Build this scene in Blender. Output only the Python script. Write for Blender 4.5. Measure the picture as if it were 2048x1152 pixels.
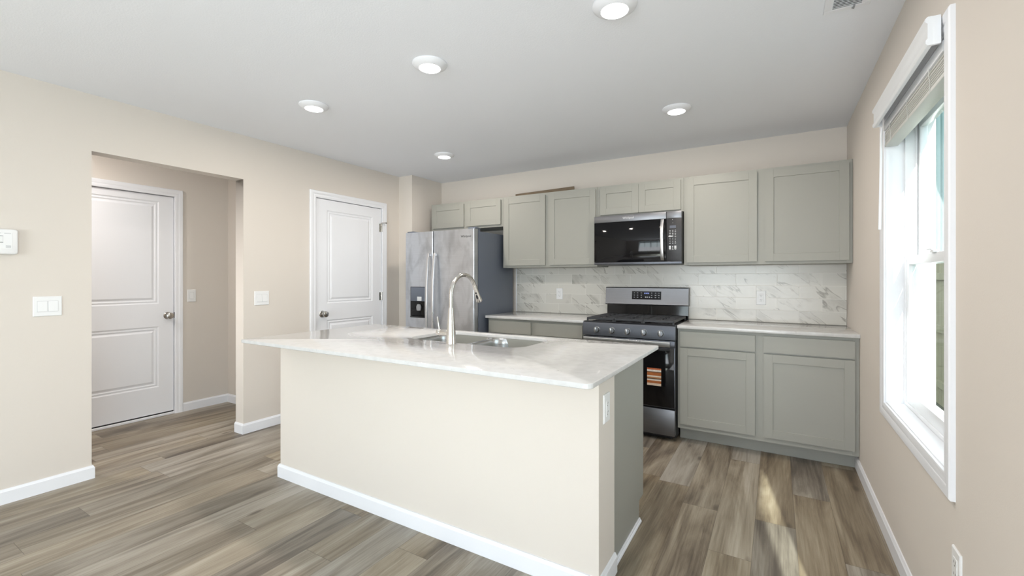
import bpy, bmesh, math, random
from mathutils import Vector, Matrix
R = math.radians
random.seed(7)
for o in list(bpy.data.objects): bpy.data.objects.remove(o)
S = bpy.context.scene
C = S.collection

# ------------------------------------------------------------------ camera
cam = bpy.data.cameras.new('camera'); co = bpy.data.objects.new('camera', cam); C.objects.link(co)
co.location = (0, 0, 1.279); co.rotation_euler = (R(90), 0, R(30.76))
cam.sensor_fit = 'HORIZONTAL'; cam.sensor_width = 36; cam.lens = 886.88/2048*36
cam.shift_y = -(576-556.86)/2048; cam.clip_start = .02; cam.clip_end = 200
S.camera = co
# ------------------------------------------------------------------ view, world, daylight
S.view_settings.view_transform = 'Standard'; S.view_settings.look = 'None'
S.view_settings.gamma = 1; S.view_settings.exposure = 0.13; S.view_settings.use_curve_mapping = False
W = bpy.data.worlds.new('world'); S.world = W; W.use_nodes = True
wb = W.node_tree.nodes['Background']; wb.inputs[0].default_value = (.86, .93, 1.0, 1); wb.inputs[1].default_value = 2.8
def light(name, kind, loc, aim, energy, color, **kw):
    l = bpy.data.lights.new(name, kind); l.energy = energy; l.color = color
    for k, v in kw.items(): setattr(l, k, v)
    o = bpy.data.objects.new(name, l); C.objects.link(o); o.location = loc
    o.rotation_euler = Vector(aim).to_track_quat('-Z', 'Y').to_euler(); return o
light('sun', 'SUN', (3, -6, 6), (-.165, 1, -.485), 18, (1, .97, .90), angle=R(.5))
def portal(name, loc, aim, sx, sy):
    o = light(name, 'AREA', loc, aim, 1, (1, 1, 1), shape='RECTANGLE', size=sx, size_y=sy); o.data.cycles.is_portal = True
# the room's glass openings
WIN = dict(y0=1.917, y1=2.858, z0=.655, z1=2.06)
portal('portal_kitchen', (.66, 2.39, 1.36), (-1, 0, 0), .95, 1.42)
# daylight stand-ins at patio door and added rear windows, tilted up to brighten ceiling
light('daylight_patio', 'AREA', (.63, -.6, 1.02), (-1, .35, .62), 50, (.90, .94, 1), shape='RECTANGLE', size=1.36, size_y=2.0)
light('rear_fill', 'AREA', (-1.0, -4.63, 1.25), (0, 1, 1.0), 165, (.92, .94, 1), shape='RECTANGLE', size=2.6, size_y=1.95)

# ------------------------------------------------------------------ materials
def new(name):
    m = bpy.data.materials.new(name); m.use_nodes = True
    nt = m.node_tree; b = nt.nodes['Principled BSDF']; return m, nt, b
def rgb(r, g, b):
    f = lambda c: (c/255/12.92) if c/255 <= .04045 else ((c/255+.055)/1.055)**2.4
    return (f(r), f(g), f(b), 1)
def N(nt, t, **kw):
    n = nt.nodes.new(t)
    for k, v in kw.items(): setattr(n, k, v)
    return n
def simple(name, col, rough=.5, metal=0, bump=0, bscale=200, spec=.5, var=0, vscale=3, coat=0):
    m, nt, b = new(name)
    b.inputs['Base Color'].default_value = col; b.inputs['Roughness'].default_value = rough
    b.inputs['Metallic'].default_value = metal; b.inputs['Specular IOR Level'].default_value = spec
    b.inputs['Coat Weight'].default_value = coat
    tc = N(nt, 'ShaderNodeTexCoord')
    nz = N(nt, 'ShaderNodeTexNoise'); nz.inputs['Scale'].default_value = vscale; nz.inputs['Detail'].default_value = 4
    nt.links.new(tc.outputs['Object'], nz.inputs['Vector'])
    rr = N(nt, 'ShaderNodeMapRange'); rr.inputs['To Min'].default_value = max(0, rough-.04); rr.inputs['To Max'].default_value = min(1, rough+.04)
    nt.links.new(nz.outputs['Fac'], rr.inputs['Value']); nt.links.new(rr.outputs[0], b.inputs['Roughness'])
    if var:
        mx = N(nt, 'ShaderNodeMix', data_type='RGBA')
        mx.inputs[6].default_value = tuple(c*(1-var) for c in col[:3])+(1,); mx.inputs[7].default_value = tuple(min(1, c*(1+var)) for c in col[:3])+(1,)
        nt.links.new(nz.outputs['Fac'], mx.inputs[0]); nt.links.new(mx.outputs[2], b.inputs['Base Color'])
    if bump:
        n2 = N(nt, 'ShaderNodeTexNoise'); n2.inputs['Scale'].default_value = bscale; n2.inputs['Detail'].default_value = 3
        nt.links.new(tc.outputs['Object'], n2.inputs['Vector'])
        bp = N(nt, 'ShaderNodeBump'); bp.inputs['Strength'].default_value = bump; bp.inputs['Distance'].default_value = .002
        nt.links.new(n2.outputs['Fac'], bp.inputs['Height']); nt.links.new(bp.outputs[0], b.inputs['Normal'])
    return m
def emis(name, col, s):
    m, nt, b = new(name); b.inputs['Base Color'].default_value = (0, 0, 0, 1)
    b.inputs['Emission Color'].default_value = col; b.inputs['Emission Strength'].default_value = s; return m

WALL = simple('wall_paint', rgb(218, 211, 203), .85, bump=.12, bscale=260)
CEIL = simple('ceiling_paint', rgb(238, 241, 247), .9, bump=.35, bscale=120)
WHITE = simple('white_trim_paint', rgb(236, 238, 243), .38)
VINYL = simple('white_vinyl', rgb(240, 243, 247), .3)
PLATE = simple('white_plastic', rgb(236, 237, 238), .35)
CAB = simple('grey_cabinet_paint', rgb(157, 157, 150), .45, var=.02, vscale=2)
DARK = simple('dark_gap', (.01, .01, .011, 1), .6)
IRON = simple('cast_iron', (.035, .037, .042, 1), .42, bump=.25, bscale=500)
BLKG = simple('black_glass', (.004, .004, .005, 1), .05, spec=.28)
BLKP = simple('black_plastic', (.02, .02, .023, 1), .4)
ENAM = simple('black_enamel', (.012, .012, .014, 1), .14, spec=.35)
SLATE = simple('dark_grey_panel', rgb(100, 107, 120), .42, var=.03)
STEELH = simple('handle_steel', (.62, .62, .63, 1), .28, metal=1)
KNOBS = simple('knob_steel', (.30, .31, .33, 1), .3, metal=1)
NICKEL = simple('brushed_nickel', (.70, .68, .65, 1), .17, metal=1)
KNOBM = simple('satin_nickel_knob', (.50, .48, .45, 1), .22, metal=1)
SINKM = simple('sink_steel', (.56, .57, .58, 1), .24, metal=1, var=.06, vscale=8)
BLIND = simple('blind_vinyl', rgb(206, 207, 203), .5)
GREYT = simple('printed_grey_marks', rgb(150, 152, 155), .6)
SOFTG = simple('soft_grey_recess', rgb(196, 197, 198), .6)
WHTT = simple('printed_white_marks', rgb(215, 217, 220), .6)
LCD = simple('grey_display_glass', rgb(92, 96, 108), .2)
BLUE = emis('lit_blue_digits', (.35, .45, 1, 1), 1.2)
LENS = emis('lamp_lens', (1, .97, .92, 1), 9)
WOODB = simple('brown_board', rgb(122, 106, 86), .7, var=.2, vscale=14)
LATCH = simple('black_strike', (.02, .02, .02, 1), .5)

def steel(name, base, rough, stretch, smudge=.0):
    m, nt, b = new(name); b.inputs['Metallic'].default_value = 1
    tc = N(nt, 'ShaderNodeTexCoord'); mp = N(nt, 'ShaderNodeMapping'); mp.inputs['Scale'].default_value = stretch
    nz = N(nt, 'ShaderNodeTexNoise'); nz.inputs['Scale'].default_value = 1; nz.inputs['Detail'].default_value = 5
    nt.links.new(tc.outputs['Object'], mp.inputs['Vector']); nt.links.new(mp.outputs[0], nz.inputs['Vector'])
    sm = N(nt, 'ShaderNodeTexNoise'); sm.inputs['Scale'].default_value = 5.5; sm.inputs['Detail'].default_value = 6; sm.inputs['Distortion'].default_value = .6
    mp2 = N(nt, 'ShaderNodeMapping'); mp2.inputs['Scale'].default_value = (1.5, 1.5, .8)
    nt.links.new(tc.outputs['Object'], mp2.inputs['Vector']); nt.links.new(mp2.outputs[0], sm.inputs['Vector'])
    rp = N(nt, 'ShaderNodeValToRGB'); rp.color_ramp.elements[0].position = .32; rp.color_ramp.elements[1].position = .56
    rp.color_ramp.elements[0].color = (1-smudge,)*3+(1,)
    nt.links.new(sm.outputs['Fac'], rp.inputs['Fac'])
    mx = N(nt, 'ShaderNodeMix', data_type='RGBA'); mx.inputs[6].default_value = tuple(c*.88 for c in base)+(1,); mx.inputs[7].default_value = tuple(min(1, c*1.1) for c in base)+(1,)
    nt.links.new(nz.outputs['Fac'], mx.inputs[0])
    mu = N(nt, 'ShaderNodeMix', data_type='RGBA', blend_type='MULTIPLY'); mu.inputs[0].default_value = 1
    nt.links.new(mx.outputs[2], mu.inputs[6]); nt.links.new(rp.outputs[0], mu.inputs[7]); nt.links.new(mu.outputs[2], b.inputs['Base Color'])
    rr = N(nt, 'ShaderNodeMapRange'); rr.inputs['To Min'].default_value = rough-.05; rr.inputs['To Max'].default_value = rough+.08
    nt.links.new(nz.outputs['Fac'], rr.inputs['Value']); nt.links.new(rr.outputs[0], b.inputs['Roughness'])
    return m
STEEL = steel('brushed_steel', (.20, .205, .22), .36, (3, 3, 220))
FRSTEEL = steel('smudged_brushed_steel', (.60, .62, .66), .36, (3, 3, 220), .26)
DSTEEL = steel('dark_brushed_steel', (.115, .122, .14), .36, (3, 3, 220))

# glass that lets light and view through
m, nt, b = new('window_glass'); GLASS = m
for n in list(nt.nodes):
    if n.type != 'OUTPUT_MATERIAL': nt.nodes.remove(n)
tr = N(nt, 'ShaderNodeBsdfTransparent'); tr.inputs[0].default_value = (.90, .95, .94, 1)
gl = N(nt, 'ShaderNodeBsdfGlossy'); gl.inputs['Roughness'].default_value = .01
fr = N(nt, 'ShaderNodeFresnel'); fr.inputs['IOR'].default_value = 1.45
ml = N(nt, 'ShaderNodeMath', operation='MULTIPLY'); ml.inputs[1].default_value = .8
gg = N(nt, 'ShaderNodeNewGeometry'); iv = N(nt, 'ShaderNodeMath', operation='SUBTRACT'); iv.inputs[0].default_value = .8; nt.links.new(gg.outputs['Backfacing'], iv.inputs[1]); iv.use_clamp = True
nt.links.new(iv.outputs[0], ml.inputs[1])      # the pane mirrors on its entry face only
ms = N(nt, 'ShaderNodeMixShader'); nt.links.new(fr.outputs[0], ml.inputs[0]); nt.links.new(ml.outputs[0], ms.inputs[0])
nt.links.new(tr.outputs[0], ms.inputs[1]); nt.links.new(gl.outputs[0], ms.inputs[2])
nt.links.new(ms.outputs[0], nt.nodes['Material Output'].inputs[0])

def floor_mat():
    m, nt, b = new('vinyl_planks'); L = nt.links.new
    def M(op, a, bb=None, cc=None):
        n = N(nt, 'ShaderNodeMath', operation=op)
        for i, v in enumerate((a, bb, cc)):
            if v is None: continue
            if isinstance(v, (int, float)): n.inputs[i].default_value = v
            else: L(v, n.inputs[i])
        return n.outputs[0]
    g = N(nt, 'ShaderNodeNewGeometry'); sp = N(nt, 'ShaderNodeSeparateXYZ'); L(g.outputs['Position'], sp.inputs[0])
    x, y = sp.outputs[0], sp.outputs[1]
    u = M('DIVIDE', M('ADD', x, 10.05), .181); row = M('FLOOR', u); fu = M('FRACT', u)
    wn = N(nt, 'ShaderNodeTexWhiteNoise', noise_dimensions='1D'); L(row, wn.inputs['W'])
    v = M('DIVIDE', M('ADD', M('ADD', y, 20), M('MULTIPLY', wn.outputs['Value'], 1.22)), 1.22)
    pid = M('FLOOR', v); fv = M('FRACT', v)
    cb = N(nt, 'ShaderNodeCombineXYZ'); L(row, cb.inputs[0]); L(pid, cb.inputs[1])
    w2 = N(nt, 'ShaderNodeTexWhiteNoise', noise_dimensions='3D'); L(cb.outputs[0], w2.inputs['Vector'])
    rnd = w2.outputs['Value']
    sc = N(nt, 'ShaderNodeSeparateColor'); L(w2.outputs['Color'], sc.inputs[0])
    def noise(sx, sy, det, dist, off, rough=.55):
        c = N(nt, 'ShaderNodeCombineXYZ'); L(M('MULTIPLY', x, sx), c.inputs[0]); L(M('MULTIPLY', y, sy), c.inputs[1]); L(M('MULTIPLY', rnd, off), c.inputs[2])
        n = N(nt, 'ShaderNodeTexNoise'); n.inputs['Scale'].default_value = 1; n.inputs['Detail'].default_value = det; n.inputs['Distortion'].default_value = dist; n.inputs['Roughness'].default_value = rough
        L(c.outputs[0], n.inputs['Vector']); return n.outputs['Fac']
    broad = noise(6.5, .75, 6, 1.6, 97)
    fine = noise(95, 2.6, 8, .25, 53, .72)
    streak = noise(20, .7, 4, .8, 31)
    t = M('ADD', M('MULTIPLY', broad, .78), M('ADD', M('MULTIPLY', fine, .38), M('MULTIPLY', M('SUBTRACT', rnd, .5), .19)))
    rp = N(nt, 'ShaderNodeValToRGB'); cr = rp.color_ramp
    cr.elements[0].position = .30; cr.elements[0].color = rgb(74, 66, 57)
    cr.elements[1].position = .80; cr.elements[1].color = rgb(184, 176, 162)
    for p, c in ((.42, (104, 93, 80)), (.54, (137, 126, 110)), (.66, (162, 152, 136))):
        e = cr.elements.new(p); e.color = rgb(*c)
    L(t, rp.inputs[0])
    # dark mineral streaks
    ms = N(nt, 'ShaderNodeMapRange'); ms.inputs['From Min'].default_value = .60; ms.inputs['From Max'].default_value = .74; ms.inputs['To Max'].default_value = .55; L(streak, ms.inputs['Value'])
    mx = N(nt, 'ShaderNodeMix', data_type='RGBA'); L(ms.outputs[0], mx.inputs[0]); L(rp.outputs[0], mx.inputs[6]); mx.inputs[7].default_value = rgb(86, 74, 62)
    # knots
    c = N(nt, 'ShaderNodeCombineXYZ'); L(M('MULTIPLY', x, 5.2), c.inputs[0]); L(M('MULTIPLY', y, 2.0), c.inputs[1]); L(M('MULTIPLY', rnd, 9), c.inputs[2])
    vo = N(nt, 'ShaderNodeTexVoronoi'); vo.inputs['Scale'].default_value = 1; L(c.outputs[0], vo.inputs['Vector'])
    kn = N(nt, 'ShaderNodeMapRange'); kn.inputs['From Min'].default_value = .11; kn.inputs['From Max'].default_value = .04; kn.inputs['To Max'].default_value = .6; L(vo.outputs['Distance'], kn.inputs['Value'])
    m2 = N(nt, 'ShaderNodeMix', data_type='RGBA'); L(kn.outputs[0], m2.inputs[0]); L(mx.outputs[2], m2.inputs[6]); m2.inputs[7].default_value = rgb(74, 63, 54)
    # hue shift per plank
    hs = N(nt, 'ShaderNodeHueSaturation'); L(m2.outputs[2], hs.inputs['Color'])
    L(M('ADD', M('MULTIPLY', sc.outputs[1], .5), .72), hs.inputs['Saturation']); L(M('ADD', M('MULTIPLY', sc.outputs[2], .20), .83), hs.inputs['Value'])
    # seams
    su = M('MINIMUM', fu, M('SUBTRACT', 1, fu)); sv = M('MINIMUM', fv, M('SUBTRACT', 1, fv))
    a1 = M('LESS_THAN', M('MULTIPLY', su, .181), .0009); a2 = M('LESS_THAN', M('MULTIPLY', sv, 1.22), .0012)
    seam = M('MAXIMUM', a1, a2)
    m3 = N(nt, 'ShaderNodeMix', data_type='RGBA'); L(M('MULTIPLY', seam, .55), m3.inputs[0]); L(hs.outputs[0], m3.inputs[6]); m3.inputs[7].default_value = rgb(62, 54, 46)
    L(m3.outputs[2], b.inputs['Base Color'])
    rr = N(nt, 'ShaderNodeMapRange'); rr.inputs['To Min'].default_value = .34; rr.inputs['To Max'].default_value = .5; L(fine, rr.inputs['Value']); L(rr.outputs[0], b.inputs['Roughness'])
    bp = N(nt, 'ShaderNodeBump'); bp.inputs['Strength'].default_value = .15; bp.inputs['Distance'].default_value = .001
    L(M('SUBTRACT', fine, seam), bp.inputs['Height']); L(bp.outputs[0], b.inputs['Normal'])
    return m
FLOOR = floor_mat()

def quartz_mat():
    m, nt, b = new('white_quartz'); L = nt.links.new
    tc = N(nt, 'ShaderNodeNewGeometry')
    n1 = N(nt, 'ShaderNodeTexNoise'); n1.inputs['Scale'].default_value = 22; n1.inputs['Detail'].default_value = 5; n1.inputs['Distortion'].default_value = .4
    L(tc.outputs['Position'], n1.inputs['Vector'])
    r1 = N(nt, 'ShaderNodeValToRGB'); r1.color_ramp.elements[0].color = rgb(201, 201, 201); r1.color_ramp.elements[1].color = rgb(208, 208, 208)
    r1.color_ramp.elements[0].position = .35; r1.color_ramp.elements[1].position = .6
    L(n1.outputs['Fac'], r1.inputs[0])
    mp = N(nt, 'ShaderNodeMapping'); mp.inputs['Scale'].default_value = (22, 60, 22); mp.inputs['Rotation'].default_value = (0, 0, .5); L(tc.outputs['Position'], mp.inputs['Vector'])
    n2 = N(nt, 'ShaderNodeTexNoise'); n2.inputs['Scale'].default_value = 1; n2.inputs['Detail'].default_value = 7; n2.inputs['Distortion'].default_value = 1.5; n2.inputs['Roughness'].default_value = .62
    L(mp.outputs[0], n2.inputs['Vector'])
    r2 = N(nt, 'ShaderNodeMapRange'); r2.inputs['From Min'].default_value = .66; r2.inputs['From Max'].default_value = .73; r2.inputs['To Max'].default_value = .5
    L(n2.outputs['Fac'], r2.inputs['Value'])
    mx = N(nt, 'ShaderNodeMix', data_type='RGBA'); L(r2.outputs[0], mx.inputs[0]); L(r1.outputs[0], mx.inputs[6]); mx.inputs[7].default_value = rgb(130, 128, 124)
    L(mx.outputs[2], b.inputs['Base Color']); b.inputs['Roughness'].default_value = .075
    return m
QUARTZ = quartz_mat()

def tile_mat():
    m, nt, b = new('marble_tile'); L = nt.links.new
    def M(op, a, bb=None):
        n = N(nt, 'ShaderNodeMath', operation=op)
        for i, v in enumerate((a, bb)):
            if v is None: continue
            if isinstance(v, (int, float)): n.inputs[i].default_value = v
            else: L(v, n.inputs[i])
        return n.outputs[0]
    g = N(nt, 'ShaderNodeNewGeometry'); sp = N(nt, 'ShaderNodeSeparateXYZ'); L(g.outputs['Position'], sp.inputs[0])
    x, z = sp.outputs[0], sp.outputs[2]
    v = M('DIVIDE', M('SUBTRACT', z, .914), .1015); row = M('FLOOR', v); fv = M('FRACT', v)
    u = M('DIVIDE', M('ADD', M('ADD', x, 12.473+.155), M('MULTIPLY', M('MODULO', M('ADD', row, 20), 2), .152)), .3045); col = M('FLOOR', u); fu = M('FRACT', u)
    cb = N(nt, 'ShaderNodeCombineXYZ'); L(col, cb.inputs[0]); L(row, cb.inputs[1])
    wn = N(nt, 'ShaderNodeTexWhiteNoise', noise_dimensions='3D'); L(cb.outputs[0], wn.inputs['Vector']); r = wn.outputs['Value']
    c2 = N(nt, 'ShaderNodeCombineXYZ'); L(x, c2.inputs[0]); L(z, c2.inputs[1]); L(M('MULTIPLY', r, 40), c2.inputs[2])
    mp = N(nt, 'ShaderNodeMapping'); mp.vector_type = 'POINT'; mp.inputs['Rotation'].default_value = (0, 0, R(40)); mp.inputs['Scale'].default_value = (1, 1, 1); L(c2.outputs[0], mp.inputs['Vector'])
    st = N(nt, 'ShaderNodeVectorMath', operation='MULTIPLY'); st.inputs[1].default_value = (2.0, 9.5, 1); L(mp.outputs[0], st.inputs[0])
    n1 = N(nt, 'ShaderNodeTexNoise'); n1.inputs['Scale'].default_value = 1.0; n1.inputs['Detail'].default_value = 4; n1.inputs['Distortion'].default_value = .35; n1.inputs['Roughness'].default_value = .5
    L(st.outputs[0], n1.inputs['Vector'])
    d = M('ABSOLUTE', M('SUBTRACT', n1.outputs['Fac'], .56))
    thin = N(nt, 'ShaderNodeMapRange'); thin.inputs['From Min'].default_value = .022; thin.inputs['From Max'].default_value = .0; thin.inputs['To Max'].default_value = .75; L(d, thin.inputs['Value'])
    hz = N(nt, 'ShaderNodeMapRange'); hz.inputs['From Min'].default_value = .56; hz.inputs['From Max'].default_value = .72; hz.inputs['To Max'].default_value = .55; L(n1.outputs['Fac'], hz.inputs['Value'])
    n3 = N(nt, 'ShaderNodeTexNoise'); n3.inputs['Scale'].default_value = 7; L(c2.outputs[0], n3.inputs['Vector'])
    gate = N(nt, 'ShaderNodeMapRange'); gate.inputs['From Min'].default_value = .40; gate.inputs['From Max'].default_value = .58; L(n3.outputs['Fac'], gate.inputs['Value'])
    vein = M('MULTIPLY', M('MAXIMUM', thin.outputs[0], hz.outputs[0]), gate.outputs[0])
    mx = N(nt, 'ShaderNodeMix', data_type='RGBA'); L(vein, mx.inputs[0]); mx.inputs[6].default_value = rgb(212, 210, 203); mx.inputs[7].default_value = rgb(128, 123, 114)
    hv = N(nt, 'ShaderNodeHueSaturation'); L(mx.outputs[2], hv.inputs['Color']); L(M('ADD', M('MULTIPLY', r, .07), .95), hv.inputs['Value'])
    su = M('MULTIPLY', M('MINIMUM', fu, M('SUBTRACT', 1, fu)), .3045); sv = M('MULTIPLY', M('MINIMUM', fv, M('SUBTRACT', 1, fv)), .1015)
    gr = M('LESS_THAN', M('MINIMUM', su, sv), .0013)
    m3 = N(nt, 'ShaderNodeMix', data_type='RGBA'); L(gr, m3.inputs[0]); L(hv.outputs[0], m3.inputs[6]); m3.inputs[7].default_value = rgb(232, 230, 224)
    L(m3.outputs[2], b.inputs['Base Color'])
    L(M('ADD', M('MULTIPLY', gr, .5), .22), b.inputs['Roughness'])
    bp = N(nt, 'ShaderNodeBump'); bp.inputs['Strength'].default_value = .4; bp.inputs['Distance'].default_value = .001; bp.invert = True
    L(gr, bp.inputs['Height']); L(bp.outputs[0], b.inputs['Normal'])
    return m
TILE = tile_mat()

def banded(name, bands):   # printed energy sticker: horizontal bands along local z (0..1 generated)
    m, nt, b = new(name); L = nt.links.new
    tc = N(nt, 'ShaderNodeTexCoord'); sp = N(nt, 'ShaderNodeSeparateXYZ'); L(tc.outputs['Generated'], sp.inputs[0])
    rp = N(nt, 'ShaderNodeValToRGB'); cr = rp.color_ramp; cr.interpolation = 'CONSTANT'
    cr.elements[0].position = 0; cr.elements[0].color = rgb(*bands[0][1]); cr.elements[1].position = bands[1][0]; cr.elements[1].color = rgb(*bands[1][1])
    for p, c in bands[2:]: cr.elements.new(p).color = rgb(*c)
    L(sp.outputs[2], rp.inputs[0])
    nz = N(nt, 'ShaderNodeTexNoise'); nz.inputs['Scale'].default_value = 60; L(tc.outputs['Object'], nz.inputs['Vector'])
    mx = N(nt, 'ShaderNodeMix', data_type='RGBA', blend_type='MULTIPLY'); mx.inputs[0].default_value = .35; L(rp.outputs[0], mx.inputs[6]); L(nz.outputs['Fac'], mx.inputs[7])
    L(mx.outputs[2], b.inputs['Base Color']); b.inputs['Roughness'].default_value = .35; return m
STICK = banded('printed_sticker', [(0, (225, 205, 185)), (.13, (176, 104, 58)), (.28, (232, 222, 210)), (.36, (90, 66, 52)), (.42, (196, 140, 92)), (.49, (236, 226, 212)), (.57, (186, 112, 62)), (.74, (120, 84, 62)), (.80, (238, 232, 222)), (.90, (196, 110, 72))])

def fence_mat():
    m, nt, b = new('cedar_boards'); L = nt.links.new
    g = N(nt, 'ShaderNodeNewGeometry'); mp = N(nt, 'ShaderNodeMapping'); mp.inputs['Scale'].default_value = (7, 7, .6); L(g.outputs['Position'], mp.inputs['Vector'])
    n = N(nt, 'ShaderNodeTexNoise'); n.inputs['Scale'].default_value = 1; n.inputs['Detail'].default_value = 5; L(mp.outputs[0], n.inputs['Vector'])
    rp = N(nt, 'ShaderNodeValToRGB'); rp.color_ramp.elements[0].color = rgb(112, 106, 82); rp.color_ramp.elements[1].color = rgb(154, 148, 118); L(n.outputs['Fac'], rp.inputs[0])
    L(rp.outputs[0], b.inputs['Base Color']); b.inputs['Roughness'].default_value = .8; return m
FENCE = fence_mat()
SIDING = simple('pale_teal_siding', rgb(142, 166, 164), .7, var=.05)
ROOF = simple('grey_roof_shingle', rgb(96, 96, 98), .9, var=.15, vscale=20)
GRASS = simple('lawn', rgb(76, 79, 64), .95, var=.3, vscale=9)
EXTW = simple('exterior_frame_white', rgb(226, 228, 228), .6)

# ------------------------------------------------------------------ mesh helpers
ORG = {}
def box(bm, x0, x1, y0, y1, z0, z1, bev=0, seg=2, rot=None):
    r = bmesh.ops.create_cube(bm, size=1); vs = r['verts']
    for v in vs:
        v.co = Vector(((x0+x1)/2+v.co.x*(x1-x0), (y0+y1)/2+v.co.y*(y1-y0), (z0+z1)/2+v.co.z*(z1-z0)))
    if rot:
        c = Vector(((x0+x1)/2, (y0+y1)/2, (z0+z1)/2)); mt = Matrix.Translation(c) @ rot @ Matrix.Translation(-c)
        for v in vs: v.co = mt @ v.co
    if bev:
        es = list({e for v in vs for e in v.link_edges})
        bmesh.ops.bevel(bm, geom=es, offset=bev, segments=seg, profile=.5, affect='EDGES', clamp_overlap=True)
def loft(bm, loops, cap0=True, cap1=True, closed=True):
    rows = [[bm.verts.new(p) for p in lp] for lp in loops]
    n = len(rows[0])
    for a, b in zip(rows, rows[1:]):
        for i in range(n if closed else n-1):
            j = (i+1) % n; bm.faces.new((a[i], a[j], b[j], b[i]))
    if cap0: bm.faces.new(rows[0][::-1])
    if cap1: bm.faces.new(rows[-1])
    return rows
def frame_of(d):
    d = d.normalized(); h = Vector((0, 0, 1)) if abs(d.z) < .9 else Vector((1, 0, 0))
    a = d.cross(h).normalized(); return a, d.cross(a).normalized()
def lathe(bm, c, axis, prof, seg=32):          # prof: (radius, height along axis)
    axis = Vector(axis).normalized(); a, b = frame_of(axis); c = Vector(c)
    loft(bm, [[c+axis*h+(a*math.cos(2*math.pi*i/seg)+b*math.sin(2*math.pi*i/seg))*max(r, 1e-5) for i in range(seg)] for r, h in prof])
def tube(bm, pts, rad, seg=14, flat=1):
    pts = [Vector(p) for p in pts]; n = len(pts)
    if not isinstance(rad, (list, tuple)): rad = [rad]*n
    a = None; loops = []
    for i, p in enumerate(pts):
        t = (pts[min(i+1, n-1)]-pts[max(i-1, 0)]).normalized()
        if a is None: a, _ = frame_of(t)
        a = (a-t*a.dot(t)).normalized(); b = t.cross(a)
        loops.append([p+(a*math.cos(2*math.pi*k/seg)*flat+b*math.sin(2*math.pi*k/seg))*rad[i] for k in range(seg)])
    loft(bm, loops)
def rrect(cx, cy, w, h, r, seg=6):              # rounded rectangle points
    out = []
    for k, (sx, sy) in enumerate(((1, 1), (-1, 1), (-1, -1), (1, -1))):
        for i in range(seg+1):
            t = math.pi/2*k+math.pi/2*i/seg
            out.append((cx+sx*(w/2-r)+r*math.cos(t), cy+sy*(h/2-r)+r*math.sin(t)))
    return out
def slab(bm, u0, u1, v0, v1, panels, thick, prof, mp):
    """door or drawer leaf: flat front with moulded panels. mp(u,v,d) maps to space, d = depth in front of the face (negative is inward)"""
    us = sorted({u0, u1, *[p[0] for p in panels], *[p[1] for p in panels]}); vs = sorted({v0, v1, *[p[2] for p in panels], *[p[3] for p in panels]})
    cache = {}
    def V(u, v, d):
        k = (round(u, 5), round(v, 5), round(d, 5))
        if k not in cache: cache[k] = bm.verts.new(mp(u, v, d))
        return cache[k]
    def F(*q):
        try: bm.faces.new(q)
        except ValueError: pass
    for a, b in zip(us, us[1:]):
        for c, d in zip(vs, vs[1:]):
            if any(p[0]-1e-6 <= a and b <= p[1]+1e-6 and p[2]-1e-6 <= c and d <= p[3]+1e-6 for p in panels): continue
            F(V(a, c, 0), V(b, c, 0), V(b, d, 0), V(a, d, 0))
    for pan in panels:
        (a, b, c, d), prof_ = pan[:4], (pan[4] if len(pan) > 4 else prof)
        prev = [V(a, c, 0), V(b, c, 0), V(b, d, 0), V(a, d, 0)]
        for ins, dep in prof_:
            cur = [V(a+ins, c+ins, dep), V(b-ins, c+ins, dep), V(b-ins, d-ins, dep), V(a+ins, d-ins, dep)]
            for i in range(4): F(prev[i], prev[(i+1) % 4], cur[(i+1) % 4], cur[i])
            prev = cur
        F(*prev)
    bk = [bm.verts.new(mp(u, v, -thick)) for u, v in ((u0, v0), (u1, v0), (u1, v1), (u0, v1))]; F(*bk[::-1])
    # sides (share the front border)
    bot = [V(u, v0, 0) for u in us]; top = [V(u, v1, 0) for u in us]; lf = [V(u0, v, 0) for v in vs]; rt = [V(u1, v, 0) for v in vs]
    F(*bot, bk[1], bk[0]); F(*top, bk[2], bk[3]); F(*lf, bk[3], bk[0]); F(*rt, bk[2], bk[1])
def sweep(bm, path, prof, closed=False):
    """path: plan points; prof: (out, z); out is to the right of travel"""
    P = [Vector(p) for p in path]; n = len(P); loops = []
    for i in range(n):
        def nrm(a, b): d = (b-a).normalized(); return Vector((d.y, -d.x))
        a = nrm(P[i-1], P[i]) if i > 0 else None; b = nrm(P[i], P[i+1]) if i < n-1 else None
        if a is None: m = b
        elif b is None: m = a
        else: m = (a+b)/(1+a.dot(b))
        loops.append([(P[i].x+m.x*o, P[i].y+m.y*o, z) for o, z in prof])
    loft(bm, loops)
def finish(bm, smooth=None):
    bmesh.ops.recalc_face_normals(bm, faces=bm.faces)
    if smooth is not None:
        for f in bm.faces: f.smooth = True
        for e in bm.edges:
            if len(e.link_faces) == 2 and e.calc_face_angle(0) > smooth: e.smooth = False
def obj(name, bm, mat, parent=None, origin=None, smooth=R(35), label=None):
    finish(bm, smooth)
    if parent is not None: og = ORG[parent.name]
    elif origin is not None: og = Vector(origin)
    else:
        xs = [v.co for v in bm.verts]
        og = Vector(((min(v.x for v in xs)+max(v.x for v in xs))/2, (min(v.y for v in xs)+max(v.y for v in xs))/2, min(v.z for v in xs)))
    for v in bm.verts: v.co -= og
    me = bpy.data.meshes.new(name); bm.to_mesh(me); bm.free(); me.materials.append(mat)
    o = bpy.data.objects.new(name, me); C.objects.link(o)
    if parent is not None: o.parent = parent
    else: o.location = og
    ORG[o.name] = og
    if label: o['label'] = label
    return o
def thing(name, label=None, cat=None, loc=(0, 0, 0), group=None, kind=None):
    o = bpy.data.objects.new(name, None); C.objects.link(o); o.location = loc; o.empty_display_size = .1; ORG[o.name] = Vector(loc)
    return tag(o, label, cat, group, kind)
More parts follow.
